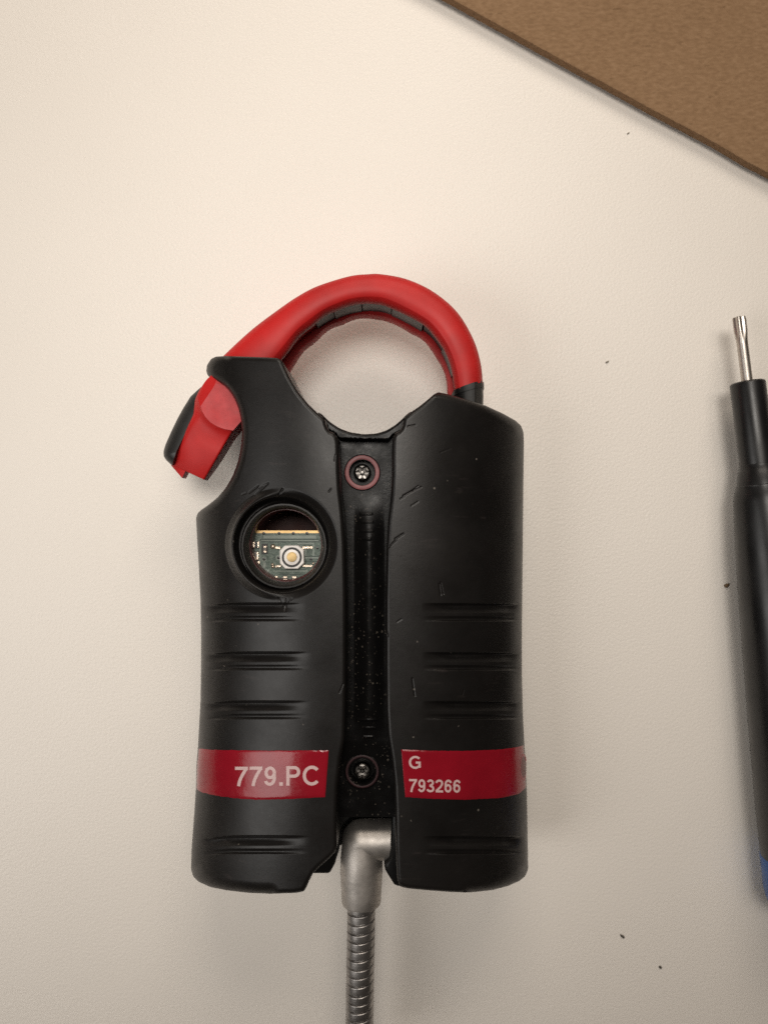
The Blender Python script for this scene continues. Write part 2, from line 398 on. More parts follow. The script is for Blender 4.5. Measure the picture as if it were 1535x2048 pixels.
def h_right(x, y):
    ox, oy = mono(right_r); xd = np.where(y < 885, 1047, np.interp(np.minimum(y, 1735), oy, ox))
    t = np.clip((xd - x) / 262.0, 0, 1); z = 15 + 17 * np.sqrt(np.clip(1 - (1 - t) ** 2, 0, 1))
    for k, yc in enumerate(RIBS):
        env = sstep(842, 910, x) * sstep(1052, 1010, x)
        z = z - env * rib_profile(y - yc - 1) * 1.05
    for (a, b, s, dpt) in NICKS_R:
        z = z - 0.30 * dpt * np.exp(-(dist_line(x, y, [a, b]) / (0.85 * s)) ** 2)
    return z

def cover(name, Lc, Rc, hfun, fil, ntop, keepfun=None, nu=270):
    y0, y1 = Lc[0, 1], Lc[-1, 1]
    ys = np.r_[y0 + np.array([0, .3, .6, 1, 1.5, 2, 2.7, 3.5, 4.4, 5.5, 6.8, 8]), np.linspace(y0 + 9.5, y1 - 10, 960), y1 - np.array([8.5, 7, 5.6, 4.4, 3.4, 2.5, 1.8, 1.2, .7, .3, 0])]
    lx, ly = mono(Lc); rx, ry = mono(Rc)
    XL = np.interp(ys, ly, lx); XR = np.maximum(np.interp(ys, ry, rx), XL)
    u = np.linspace(0, 1, nu); u = 0.6 * u + 0.4 * (0.5 - 0.5 * np.cos(np.pi * u))
    PX = XL[:, None] * (1 - u) + XR[:, None] * u; PY = np.repeat(ys[:, None], nu, 1)
    Z = hfun(PX, PY)
    for line, r in fil: Z = Z - fillet(dist_line(PX, PY, line), r)
    Z = np.maximum(Z, 8)
    keep = keepfun(PX, PY) if keepfun else None
    V, F = slab(PX, PY, Z, 9.0, 0.86, keep)
    return mesh(name, V, F, M['rubber'], clamp, sharp=78)

def sub(c, a, b): return c[a:b:6]
li = np.argmin(np.abs(left_chain[:, 1] - 1034)); lb = np.argmin(np.hypot(left_chain[:, 0] - 386, left_chain[:, 1] - 1752))
ch = np.argmin(np.abs(right_l[:, 1] - 1704))
cover('rubber_cover', left_chain, right_l, h_left,
      [(sub(left_chain, 0, li + 1), 1.5), (sub(left_chain, lb - 8, 900), 2.4), (sub(right_l, 0, ch), 0.9), (sub(right_l, ch, 900), 0.9)], 10,
      keepfun=lambda x, y: np.hypot(x - WIN[0], y - WIN[1]) > 80)
ri = np.argmin(np.hypot(right_r[:, 0] - 1046, right_r[:, 1] - 866)); rb = np.argmin(np.hypot(right_r[:, 0] - 1050, right_r[:, 1] - 1752))
cover('rubber_cover', chan_r, right_r, h_right,
      [(sub(right_r, 0, ri), 1.6), (sub(right_r, rb - 8, 900), 2.4), (sub(chan_r, 0, 900), 0.9)], 10)

# window lip and tube
wc = P(WIN[0] + 4, WIN[1] + 3, 29.0)
s29 = KMM * (DMM - 29) / DMM
lip = [(91.5 * s29, 26.2), (90 * s29, 27.2), (87.5 * s29, 28.3), (84.5 * s29, 28.9), (81.5 * s29, 28.9), (78.5 * s29, 28.4), (76 * s29, 27.5), (74.6 * s29, 26.6), (74 * s29, 25.4)]
V, F = lathe(lip, wc, 96); V = [(x + 0.05 * noise.noise((x * 1.3, y * 1.3, 0)), y + 0.05 * noise.noise((x * 1.3, 5 + y * 1.3, 0)), z) for x, y, z in V]
mesh('window_lip', V, F, M['rubber'], clamp)
V, F = lathe([(76.5 * s29, 25.9), (72.6 * s29, 25.9), (71.5 * s29, 25.5), (71.2 * s29, 22.0), (71.2 * s29, 12.0)], wc, 96)
mesh('window_tube', V, F, M['ruby'], clamp)
V, F = lathe([(90 * s29, 12.0), (0.01, 12.0)], wc, 48)
mesh('cavity_floor', V, F, M['hole'], clamp)

# ---- channel core between the covers
bite = np.array([(636, 824), (645, 829), (653, 838), (664, 847), (680, 857), (700, 864.5), (728, 868.5), (752, 867), (772, 861), (790, 850), (805, 837), (812, 829), (822, 822)], float)
cx = np.linspace(636, 822, 150)
ytop = np.interp(cx, bite[:, 0], bite[:, 1]); ytop = np.convolve(np.pad(ytop, 4, 'edge'), np.ones(9) / 9, 'valid')
vv = np.r_[np.linspace(0, 0.06, 40), np.linspace(0.062, 1, 480)]
PX = np.repeat(cx[None, :], len(vv), 0); PY = ytop[None, :] + (1634 - ytop[None, :]) * vv[:, None]
yfl = np.interp(PX, [640, 654, 657, 672, 679, 777, 786, 803, 806, 822], [838, 850, 860, 868, 878, 880, 869, 862, 850, 838]) + 0
z = 22.3 + 4.6 * sstep(2.5, -2.5, PY - yfl)
z -= fillet(np.abs(PY - ytop[None, :]), 0.7)
rib_env = sstep(985, 1090, PY) * sstep(1500, 1400, PY)
z += 1.5 * rib_env * np.cos(np.pi / 2 * np.clip((PX - 738) / 31, -1, 1)) ** 1.5
for yb, xa, xb in ((1028, 722, 742), (1044, 724, 744), (1062, 722, 745), (1078, 720, 740), (1440, 715, 752), (1456, 730, 750), (1474, 727, 745)):
    z += 0.15 * np.exp(-((PY - yb) / 2.0) ** 2) * sstep(xa - 4, xa, PX) * sstep(xb + 4, xb, PX)
z -= 0.8 * sstep(1480, 1530, PY)
for cy in (945, 1543):
    z -= 4.5 * sstep(33, 29, np.hypot(PX - 724, PY - cy))
V, F = slab(PX, PY, z, 3.0, 0.97, zbot=1.0)
mesh('channel_plate', V, F, M['dusty'], clamp, sharp=70)
mesh('cable_port', *prism([(640, 1590), (686, 1626), (681, 1650), (678, 1700), (669, 1730), (660, 1746), (655, 1748.5), (620, 1748.5), (604, 1700)], 2, 19, 0.5), M['black'], clamp)
mesh('cable_port', *prism([(786, 1615), (840, 1600), (840, 1776), (795, 1774), (788, 1771), (770, 1742), (768, 1732), (778, 1716)], 2, 20, 0.5), M['black'], clamp)
mesh('port_floor', *prism([(670, 1622), (792, 1622), (792, 1690), (672, 1690)], 1.5, 6), M['black'], clamp, smooth=False)
mesh('port_arch', *prism([(676, 1700), (678, 1668), (686, 1646), (702, 1632), (722, 1628), (795, 1628), (795, 1608), (668, 1608), (662, 1640), (664, 1700)], 5, 20.6, 0.0), M['black'], clamp, smooth=False)

# ---- screws in the channel
def screw(cpx, cpy, zf, wmat, ro, ri):
    c = P(cpx, cpy, zf); s = KMM * (DMM - zf) / DMM
    V, F = lathe([(38 * s, zf - 0.5), (36 * s, zf - 0.05), (35 * s, zf), (26 * s, zf), (25.4 * s, zf - 0.25), (25 * s, zf - 2.6), (0.01, zf - 2.6)], c, 72)
    mesh('screw_well', V, F, M['dusty'], clamp)
    V, F = lathe([(ro * s, zf - 0.1), (ro * s, zf + 0.1), ((ro - 1) * s, zf + 0.16), ((ri + 1) * s, zf + 0.16), (ri * s, zf + 0.1), (ri * s, zf - 0.4)], c, 72)
    mesh('washer', V, F, wmat, clamp)
    z0 = zf - 0.9; n = 72; sc = P(cpx, cpy, z0); s = KMM * (DMM - z0) / DMM
    lob = lambda a: 1 + 0.16 * math.cos(6 * a)
    rings = [(17.5, -1.5, 0), (17.5, -0.35, 0), (16.2, 0.0, 0), (13.8, 0.22, 0), (12.3, 0.24, 1), (11.6, -0.1, 1), (11.2, -1.0, 1), (5, -1.1, 0), (4.4, -0.9, 0), (4.0, -0.15, 0), (2.8, 0.0, 0), (0.01, 0.02, 0)]
    V, F = [], []
    for r, dz, lb_ in rings:
        for k in range(n):
            a = 2 * math.pi * k / n + 0.2; rr = r * s * (lob(a) if lb_ else 1)
            V.append((sc[0] + rr * math.cos(a), sc[1] + rr * math.sin(a), z0 + dz))
    for j in range(len(rings) - 1):
        for k in range(n):
            k2 = (k + 1) % n; F.append((j * n + k, j * n + k2, (j + 1) * n + k2, (j + 1) * n + k))
    mesh('screw', V, F, M['screw'], clamp, sharp=40)
screw(724, 945, 22.5, M['pink'], 34.5, 26.5)
screw(724, 1543, 21.7, M['pinkdark'], 33, 28.5)

# ---- labels with print, lying on the covers
def label_patch(edges_top, edges_bot, hfun, nu=110, nv=36):
    T = chain(edges_top, nu, 1); B = chain(edges_bot, nu, 1); v = np.linspace(0, 1, nv)[:, None]
    PX = T[None, :, 0] * (1 - v) + B[None, :, 0] * v; PY = T[None, :, 1] * (1 - v) + B[None, :, 1] * v
    Z = hfun(PX, PY) + 0.16 - 0.10 * np.exp(-np.minimum(np.minimum(np.arange(nv)[:, None], np.arange(nv)[::-1][:, None]) * 2.7, np.minimum(np.arange(nu)[None, :], np.arange(nu)[None, ::-1]) * 2.4) / 1.6)
    V = P(PX, PY, Z).reshape(-1, 3); n = len(V)
    idx = np.arange(n).reshape(nv, nu); loop = np.r_[idx[:, 0], idx[-1, 1:], idx[-2::-1, -1], idx[0, -2:0:-1]]
    lo = V[loop].copy(); lo[:, 2] -= 0.5; k = np.arange(len(loop)); k2 = (k + 1) % len(loop)
    return np.vstack([V, lo]), np.vstack([grid_faces(nv, nu), np.stack([loop[k], n + k, n + k2, loop[k2]], 1)])
def wob(pts, amp, seed):
    q = chain(pts, 60); q[1:-1, 1] += [amp * noise.noise((k * 0.7, seed, 0)) for k in range(1, 59)]; return q
lab_l = mesh('label', *label_patch(wob([(395.5, 1497), (430, 1500), (540, 1501.5), (600, 1501), (657, 1501)], 2.0, 3), wob([(392.5, 1578), (404, 1585), (430, 1591), (470, 1596.5), (515, 1599.5), (580, 1598), (650, 1594)], 1.8, 8), h_left), M['label'], clamp)
lab_r = mesh('label', *label_patch(wob([(802, 1499), (861, 1501.5), (930, 1502), (1001, 1499), (1030, 1495), (1048.3, 1490)], 1.2, 13), wob([(810, 1594), (860, 1597.5), (931, 1599.5), (1000, 1596), (1037, 1588), (1052.3, 1574)], 1.2, 18), h_right), M['label'], clamp)

def ell(cx_, cy_, rx, ry, a0, a1, n=22):
    return [(cx_ + rx * math.cos(R(a0 + (a1 - a0) * k / (n - 1))), cy_ + ry * math.sin(R(a0 + (a1 - a0) * k / (n - 1)))) for k in range(n)]
def seg(a, b, n=7): return [(a[0] + (b[0] - a[0]) * k / (n - 1), a[1] + (b[1] - a[1]) * k / (n - 1)) for k in range(n)]
def glyph(ch, w):
    """strokes of an upright grotesque letter, cap height 1; returns (strokes, advance)"""
    h = w / 2
    nine = [ell(.355, .67, .245 - h * .5, .33 - h, -10, 350, 30),
            [(.60 - h * .5, .62)] + ell(.34, .42, .265 - h * .5, .42 - h, 18, -60, 14) + ell(.33, .34, .22, .34 - h, -75, -160, 10)]
    if ch == '7': return [seg((.05, 1 - h), (.70, 1 - h)), [(.65, 1 - h * 1.2)] + [(.64 - .41 * (1 - (1 - t) ** 1.6), .92 - .92 * t) for t in (0.06, .15, .25, .36, .48, .6, .72, .86, 1)]], .73
    if ch == '9': return nine, .71
    if ch == '6': return [[(.71 - x, 1 - y) for x, y in st] for st in nine], .71
    if ch == '3': return [ell(.34, .735, .235 - h * .4, .265 - h, 165, -88, 20), ell(.34, .275, .275 - h * .4, .275 - h, 88, -168, 24), seg((.26, .505), (.38, .505), 4)], .71
    if ch == '2': return [ell(.35, .70, .27 - h * .4, .30 - h, 172, -35, 18) + [(.45, .42), (.33, .31), (.19, .19), (.125, .11), (.10, h)], seg((.06, h), (.66, h))], .71
    if ch == 'P': return [seg((.10 + h, 0), (.10 + h, 1)), seg((.10 + w, 1 - h), (.50, 1 - h)) + ell(.50, .70, .30 - h, .30 - h, 88, -88, 18) + seg((.50, .40 + h), (.10 + w, .40 + h))], .86
    if ch == 'C': return [ell(.52, .5, .46 - h, .51 - h, 42, 318, 40)], .96
    if ch == 'G': return [ell(.53, .5, .47 - h, .51 - h, 42, 325, 40), seg((.93 - h, .08), (.93 - h, .52)), seg((.56, .50 - h * .2), (.93, .50 - h * .2))], 1.05
    if ch == '.': return [seg((.10, w * .55), (.10 + w * 1.1, w * .55), 3)], .35
def lettering(text, x0, x1, ybase, ycap, hfun, parent, slope=0.0, fat=0.19):
    V, F = [], []; pen = 0.0; lift = []
    for n_, ch in enumerate(text):
        strokes, adv = glyph(ch, fat)
        for q_, st in enumerate(strokes):
            p = np.array(st); t = np.gradient(p, axis=0); t /= np.linalg.norm(t, axis=1)[:, None] + 1e-9
            nn = np.stack([-t[:, 1], t[:, 0]], 1) * (fat / 2 * (1.1 if ch == '.' else 1)); b0 = len(V)
            for a_, n2 in zip(p, nn):
                for sgn in (1, 0, -1): V.append((pen + a_[0] + sgn * n2[0], a_[1] + sgn * n2[1])); lift.append(0.006 * q_)
            for k in range(len(p) - 1):
                for e_ in (0, 1):
                    a_ = b0 + 3 * k + e_; F.append((a_, a_ + 3, a_ + 4, a_ + 1))
        pen += adv
    v = np.array(V); lo, hi = v.min(0), v.max(0)
    px = x0 + (v[:, 0] - lo[0]) / (hi[0] - lo[0]) * (x1 - x0)
    py = ybase + v[:, 1] * (ycap - ybase) + slope * (px - x0)
    return mesh('lettering', P(px, py, hfun(px, py) + 0.20 + np.array(lift)), F, M['ink'], parent, smooth=False)
lettering('779.PC', 470, 637, 1572.5, 1533.5, h_left, lab_l, -0.012, 0.165)
lettering('G', 817, 841, 1537.5, 1512, h_right, lab_r, 0.0, 0.17)
lettering('793266', 817.5, 920.5, 1584, 1558, h_right, lab_r, 0.015, 0.165)
# the oval emblem at the right end of the right label: a pale line round a red oval
V, F = [], []
for k in range(48):
    a = 2 * math.pi * k / 48
    for rr in (1.0, 0.80):
        px, py = 1046.2 + 6.8 * rr * math.cos(a), 1534 + 27 * rr * math.sin(a); px = min(px, 1051.5)
        V.append(tuple(P(px, py, h_right(np.array([px]), np.array([py]))[0] + 0.22)))
for k in range(48):
    k2 = (k + 1) % 48; F.append((2 * k, 2 * k2, 2 * k2 + 1, 2 * k + 1))
mesh('emblem_ring', V, F, M['inkrose'], lab_r)
V = [tuple(P(min(1046.2 + 6.8 * q * math.cos(2 * math.pi * k / 48), 1051.5), 1534 + 27 * q * math.sin(2 * math.pi * k / 48), h_right(np.array([min(1046.2 + 6.8 * q * math.cos(2 * math.pi * k / 48), 1051.5)]), np.array([1534 + 27 * q * math.sin(2 * math.pi * k / 48)]))[0] + 0.20)) for q in (0.82, 0.4, 0.02) for k in range(48)]
mesh('emblem', V, [(j * 48 + k, j * 48 + (k + 1) % 48, (j + 1) * 48 + (k + 1) % 48, (j + 1) * 48 + k) for j in (0, 1) for k in range(48)], M['inkred'], lab_r)

# ---- elbow and hose
def tube_cyl(a, b, prof, n=48): return axis_lathe(prof, a, b, n)
ez = 15.5
A = P(812, 1677, ez); B = P(723, 1679, ez); Cc = P(722, 1816, ez)
bm = bmesh.new()
def add(bm, V, F):
    vs = [bm.verts.new(v) for v in V]
    for f in F: bm.faces.new([vs[k] for k in f])
LAB = float(np.linalg.norm(A - B)); LBC = float(np.linalg.norm(Cc - B))
add(bm, *tube_cyl(A, B, [(0, 4.2), (LAB, 4.2)]))
add(bm, *tube_cyl(B, Cc, [(0, 4.2), (1.0, 4.22), (2.5, 4.36), (4.0, 4.5), (7.0, 4.56), (7.5, 4.5), (10.0, 4.38), (13.2, 4.2), (13.55, 4.1), (13.75, 3.2)]))
Vs = []
st = bmesh.ops.create_uvsphere(bm, u_segments=48, v_segments=32, radius=4.2)
for q in st['verts']: q.co += Vector(B)
V = [tuple(q.co) for q in bm.verts]; bm.verts.index_update(); F = [[q.index for q in f.verts] for f in bm.faces]; bm.free()
mesh('elbow_fitting', V, F, M['steel'], clamp, sharp=45)

hp = catmull([(722, 1806, 15.5), (721.5, 1870, 15.3), (720, 1940, 15.0), (718.5, 2048, 14.5), (716, 2150, 14.0)], 600)
hw = P(hp[:, 0], hp[:, 1], hp[:, 2]); ds = np.r_[0, np.cumsum(np.linalg.norm(np.diff(hw, axis=0), axis=1))]
sn = np.linspace(0, ds[-1], 900); hc = np.stack([np.interp(sn, ds, hw[:, k]) for k in range(3)], 1)
tan = np.gradient(hc, axis=0); tan /= np.linalg.norm(tan, axis=1)[:, None]
side = np.cross(tan, (0, 0, 1.0)); side /= np.linalg.norm(side, axis=1)[:, None]; up = np.cross(side, tan)
NTH = 56; th = np.linspace(0, 2 * np.pi, NTH, endpoint=False)
PITCH = 1.91
jit = 1 + 0.05 * np.sin(sn * 1.7)
ph = (sn[:, None] * 1.0 / PITCH + th[None, :] / (2 * np.pi) + 0.06 * np.sin(sn[:, None] * 0.9)) % 1.0
rad = np.interp(ph, [0, 0.06, 0.09, 0.15, 0.5, 0.85, 0.90, 0.93, 1.0], [2.5, 2.5, 2.94, 3.01, 3.03, 3.02, 2.97, 2.5, 2.5])
HV = hc[:, None, :] + side[:, None, :] * (rad * np.cos(th))[:, :, None] + up[:, None, :] * (rad * np.sin(th))[:, :, None]
idx = np.arange(900 * NTH).reshape(900, NTH); nx = np.roll(idx, -1, 1)
mesh('flexible_hose', HV.reshape(-1, 3), np.stack([idx[:-1], nx[:-1], nx[1:], idx[1:]], -1).reshape(-1, 4), M['hose'], clamp, sharp=0)

# ---- red jaw: a hook swept along its traced outer and inner edges
outer_px = [(398, 800), (410, 768), (430, 738), (456, 711), (508, 664), (561, 625), (600, 599), (639, 579.5), (700, 561), (737, 557), (763, 557), (814, 567), (865, 591), (912, 631), (943, 682), (958, 728), (963, 774), (963, 830)]
inner_px = [(478, 842), (500, 800), (530, 757), (563, 716), (597, 672), (628, 645), (652, 628), (675, 617), (697, 609), (723, 604.5), (745, 604), (770, 608), (811, 627), (855, 654), (883, 690), (900, 728), (909, 770), (911, 830)]
NS = 260
oc = catmull(outer_px, NS * 3); ic = catmull(inner_px, NS * 3)
# pair the two edges so that each station cuts squarely across
O = P(oc[:, 0], oc[:, 1], 17.0); I = P(ic[:, 0], ic[:, 1], 22.6)
def even(c, n):
    d = np.r_[0, np.cumsum(np.linalg.norm(np.diff(c, axis=0), axis=1))]; s = np.linspace(0, d[-1], n)
    return np.stack([np.interp(s, d, c[:, k]) for k in range(3)], 1)
O = even(O, NS); I = even(I, NS)
for _ in range(4): pass
W2 = O[:, :2] - I[:, :2]; Wd = np.linalg.norm(W2, axis=1)
kk = np.arange(NS)
wave = np.interp(kk, np.arange(0, NS + 13, 13), rng.uniform(-0.16, 0.14, NS // 13 + 1 if NS % 13 == 0 else NS // 13 + 2)[:len(np.arange(0, NS + 13, 13))])
red_prof = [(0.17, 20.5), (0.02, 20.5), (0.0, 21.0), (0.0, 22.3), (0.05, 23.1), (0.105, 23.7), (0.125, 23.85), (0.30, 24.15), (0.48, 24.1), (0.64, 23.8), (0.78, 23.2), (0.88, 22.3), (0.945, 21.0), (0.985, 19.0), (1.0, 17.0),
            (0.995, 15.0), (0.96, 12.8), (0.88, 11.0), (0.74, 9.8), (0.6, 9.2), (0.45, 9.0), (0.3, 9.0), (0.12, 9.4), (0.02, 10.2), (0.0, 11.6), (0.0, 13.0), (0.03, 13.7), (0.17, 13.8)]
def sweep(name, prof, k0, k1, mat, wavy=False, caps=True, grow=0.0):
    V = []
    for k in range(k0, k1):
        for a, zz in prof:
            off = wave[k] / Wd[k] if (wavy and a < 0.06) else 0.0
            lowshift = (-0.085 + 0.035 * abs(math.sin(k * 0.105 + 0.4))) if (wavy and a < 0.06 and zz < 14) else 0.0
            aa = a + off + lowshift + (grow * (2 * a - 1))
            q = I[k, :2] + W2[k] * aa
            V.append((q[0], q[1], zz + (grow * 8 * (1 if zz > 16.5 else -1))))
    n = len(prof); m = k1 - k0; F = []
    for j in range(m - 1):
        for i in range(n):
            i2 = (i + 1) % n; F.append((j * n + i, j * n + i2, (j + 1) * n + i2, (j + 1) * n + i))
    if caps: F.append(tuple(range(n))[::-1]); F.append(tuple((m - 1) * n + i for i in range(n)))
    return mesh(name, V, F, mat, clamp, sharp=42)
kend = int(np.argmin(np.abs(oc[np.linspace(0, NS * 3 - 1, NS).astype(int), 1][NS // 2:] - 772))) + NS // 2
# station nearest to the end of the red part on the right
tgt = P(963, 772, 17)[:2]; kend = int(np.argmin(np.linalg.norm(O[:, :2] - tgt, axis=1)))
tg2 = P(963, 806, 17)[:2]; kslv = int(np.argmin(np.linalg.norm(O[:, :2] - tg2, axis=1)))
sweep('jaw', red_prof, int(np.argmin(np.linalg.norm(O[:, :2] - P(446, 722, 17)[:2], axis=1))), kend + 1, M['red'], wavy=True)
slv = [(0.0, 12), (0.0, 22), (0.08, 23.2), (0.3, 24), (0.6, 23.9), (0.85, 22), (1.0, 18), (1.0, 15), (0.85, 11), (0.5, 9), (0.1, 10)]
sweep('jaw_sleeve', slv, kend - 1, min(NS, kslv + 12), M['black'], grow=0.02)
sweep('jaw_sleeve', slv, kend - 1, kend + 4, M['black'], grow=0.045)['label'] = 'raised black collar of the jaw sleeve'
# core pieces seen in the slot of the jaw
ipx = [(630, 644), (667, 622), (724, 606), (782, 614), (846, 648), (882, 692), (905, 745), (909, 775)]
st_ = [int(np.argmin(np.linalg.norm(I[:, :2] - P(x, y, 22.6)[:2], axis=1))) for x, y in ipx]
for q in range(len(st_) - 1):
    a0 = (0.09, 0.06, 0.07, 0.055, 0.11, 0.075, 0.10)[q]
    sweep('core_segment', [(a0, 13.6), (a0, 20.2), (a0 + 0.25, 20.2), (a0 + 0.25, 13.6)], st_[q], st_[q + 1], M[('strip_dark', 'strip', 'strip', 'strip', 'strip_dark', 'strip', 'strip_dark')[q]])
hk = P(728, 618, 19.0); hk = I[(st_[2] + 2)]
V, F = lathe([(0.42, 0), (0.0101, 0)], (0, 0), 16)

# ---- latch at the lower left end of the jaw
pairs = [((428, 746), (508, 786)), ((413, 759), (497, 803)), ((398, 781), (484, 824)), ((390, 799), (478, 841)), ((387, 828), (465, 863)), ((372, 860), (447, 894)), ((350, 904), (423, 936)), ((343, 929), (409, 960))]
def h_latch(x, y, u, w):
    rx, ry = x - 444, y - 770
    al = -0.42 * rx + 0.907 * ry; ac = 0.907 * rx + 0.42 * ry
    arc_a = 79.5 - np.where(ac < 27, 22.5 * ((27 - ac) / 48) ** 2, 6.5 * ((ac - 27) / 31) ** 2)
    q = np.maximum(al - arc_a, 0)
    z = 23.2 - 1.7 * (1 - np.exp(-q / 13.0)) - 2.6 * np.clip((q - 42) / 68, 0, 1.4) ** 2
    z = z - np.clip((-14 - ac) * 0.05, 0, 1.3) * np.exp(-q / 25.0)
    return z - fillet(u * 78, 1.0) * sstep(0.1, 0.2, w) - fillet((1 - u) * 78, 0.5)
va = np.array([0, .08, .2, .29, .44, .62, .87, 1.0]); nv = 150; vv_ = np.linspace(0, 1, nv); pa = np.array(pairs, float)
Lp = np.stack([np.interp(vv_, va, pa[:, 0, k]) for k in (0, 1)], 1); Rp = np.stack([np.interp(vv_, va, pa[:, 1, k]) for k in (0, 1)], 1)
for arr in (Lp, Rp):
    for _ in range(12): arr[1:-1] = (arr[:-2] + 2 * arr[1:-1] + arr[2:]) / 4
uu = np.linspace(0, 1, 110)
PX = Lp[:, 0:1] * (1 - uu) + Rp[:, 0:1] * uu; PY = Lp[:, 1:2] * (1 - uu) + Rp[:, 1:2] * uu
U_, W_ = np.meshgrid(uu, vv_); Z = h_latch(PX, PY, U_, W_)
V, F = slab(PX, PY, Z, 15.6, 0.97, zbot=15.2)
# the stepped lower end: the left part reaches lower than the right
ue = np.linspace(0, 0.42, 24); ve = np.linspace(0, 1, 10)
bx = PX[-1, 0] + (PX[-1, -1] - PX[-1, 0]) * ue; by = PY[-1, 0] + (PY[-1, -1] - PY[-1, 0]) * ue
ext = np.interp(ue, [0, 0.42], [2, 15.5])
TX = bx[None, :] - 0.42 * ext * ve[:, None]; TY = by[None, :] + 0.907 * ext * ve[:, None]
TZ = np.interp(ue, uu, Z[-1])[None, :] - 0.25 * ve[:, None] ** 2 + 0.0 * TX
V2, F2 = slab(TX, TY, TZ, 15.6, 0.97, zbot=15.2)
latch = mesh('latch', np.vstack([V, V2]), np.vstack([F, F2 + len(V)]), M['red'], clamp, sharp=60)
# raised matte thumb facet
def ribbon(a, n): return chain(a, n)
fa = chain([(432, 767), (425, 777), (413, 795), (401.5, 812)], 30); fb = chain([(480, 800), (484, 822), (481, 839), (466, 861)], 30)
arcx = chain([(401.5, 812), (404, 822), (411, 834), (420, 844), (433, 852), (448, 858), (466, 861)], 40)
topx = chain([(432, 767), (462, 774), (482, 802), (486, 838)], 40)
v = np.linspace(0, 1, 24)[:, None]
PX = topx[None, :, 0] * (1 - v) + arcx[None, :, 0] * v; PY = topx[None, :, 1] * (1 - v) + arcx[None, :, 1] * v
V, F = slab(PX, PY, np.full(PX.shape, 23.45), 22.6, 1.0, zbot=22.0)
mesh('thumb_facet', V, F, M['facet'], latch, sharp=40)
# black pad
PL = [(402, 774), (393, 782), (381, 793), (366, 817), (354, 839), (343, 862), (331, 889), (327, 903), (327.5, 913), (333, 921), (343, 930)]
PR = [(404, 776), (399, 786), (392, 799), (390, 815), (388, 829), (382, 845), (373, 862), (362, 884), (352, 905), (347, 921), (344.5, 930)]
def h_pad(x, y, u, w): return 20.6 - fillet(dist_line(x, y, chain(PL, 60)), 3.0)
PX, PY, Z = ruled(PL, PR, 40, 90, h_pad)
V, F = slab(PX, PY, Z, 14.5, 0.97, zbot=13.0)
mesh('latch_pad', V, F, M['pad'], clamp, sharp=60)

# ---- circuit board behind the window
ZB = 22.4
def bp(x, y): return 480 + x / 8.53, 990 + y / 8.53          # zoomed reading -> photo pixel
def rect(x0, y0, x1, y1): return [bp(x0, y0), bp(x1, y0), bp(x1, y1), bp(x0, y1)]
board = mesh('circuit_board', *prism(rect(-60, 648, 1560, 1760), ZB - 1.5, ZB), M['pcb'], clamp, smooth=False)
mesh('gold_edge', *prism(rect(-60, 606, 1560, 650), ZB - 1.5, ZB + 0.02), M['goldedge'], board, smooth=False)
def bit_on(name, r, mat, h=0.1, bev=0.0): return mesh(name, *prism(rect(*r), ZB - 0.02, ZB + h, bev), mat, board, smooth=False)
def disc(name, x, y, rpx, h, mat, z0=ZB, rin=None):
    c = P(*bp(x, y), z0 + h); s = KMM * (DMM - z0 - h) / DMM / 8.53
    if rin: V, F = lathe([(rpx * s, z0), (rpx * s, z0 + h), (rin * s, z0 + h), (rin * s, z0)], c, 40)
    else: V, F = lathe([(rpx * s, z0), (rpx * s, z0 + h * 0.85), (rpx * s * 0.93, z0 + h), (0.01, z0 + h)], c, 40)
    return mesh(name, V, F, mat, board)
for x in (405, 665, 908, 1140): disc('via', x, 655, 26, 0.05, M['chipdark'])
for (x, y) in ((410, 1095), (655, 1070), (1212, 1095), (1316, 905)): disc('via', x, y, 24, 0.05, M['chipdark'])
for (x, y) in ((410, 1095), (655, 1070)): disc('via_ring', x, y, 44, 0.03, M['trace'], rin=27)
for r in ((340, 750, 1340, 764), (340, 792, 1340, 806), (1100, 1040, 1345, 1052), (1100, 1128, 1345, 1140), (1100, 1160, 1300, 1168), (700, 1270, 1130, 1282), (640, 1352, 1120, 1362)):
    bit_on('trace', r, M['tracedark'], 0.03)
for r in ((340, 770, 1340, 786), (400, 690, 1300, 742), (1100, 880, 1130, 1040), (1240, 840, 1262, 1040), (980, 815, 1262, 838), (330, 770, 352, 1120), (1100, 1060, 1340, 1084), (390, 1150, 440, 1230), (560, 1290, 1150, 1306)):
    bit_on('trace', r, M['trace'], 0.035)
for k in range(3):
    a = bp(335 + k * 45, 1330); b_ = bp(395 + k * 45, 1265)
    mesh('trace', *prism([a, (a[0] + 2.4, a[1] + 1.2), (b_[0] + 2.4, b_[1] + 1.2), b_], ZB, ZB + 0.035), M['trace'], board, smooth=False)
# push button
oct_ = [bp(x, y) for x, y in ((676, 950), (762, 865), (990, 862), (1082, 940), (1086, 1165), (985, 1258), (768, 1258), (680, 1170))]
mesh('push_button', *prism(oct_, ZB, ZB + 1.6, 0.12), M['white'], board, smooth=False)
disc('button_ring', 882, 1062, 170, 0.12, M['chipdark'], ZB + 1.6, 133)
disc('button_cap', 882, 1062, 134, 0.3, M['white'], ZB + 1.6)
disc('button_plunger', 880, 1058, 84, 0.4, M['gold'], ZB + 1.9)
for r in ((600, 880, 690, 920), (600, 1195, 700, 1235), (1060, 880, 1240, 915), (1060, 1195, 1240, 1225)):
    bit_on('button_lead', r, M['solder'], 0.35, 0.05)
def blob(x, y, r):
    c = P(*bp(x, y), ZB); s = KMM * (DMM - ZB) / DMM / 8.53
    V, F = lathe([(r * s, ZB), (r * s * .8, ZB + r * s * .5), (r * s * .45, ZB + r * s * .75), (0.01, ZB + r * s * .82)], c, 14)
    mesh('solder_blob', V, F, M['solder'], board)
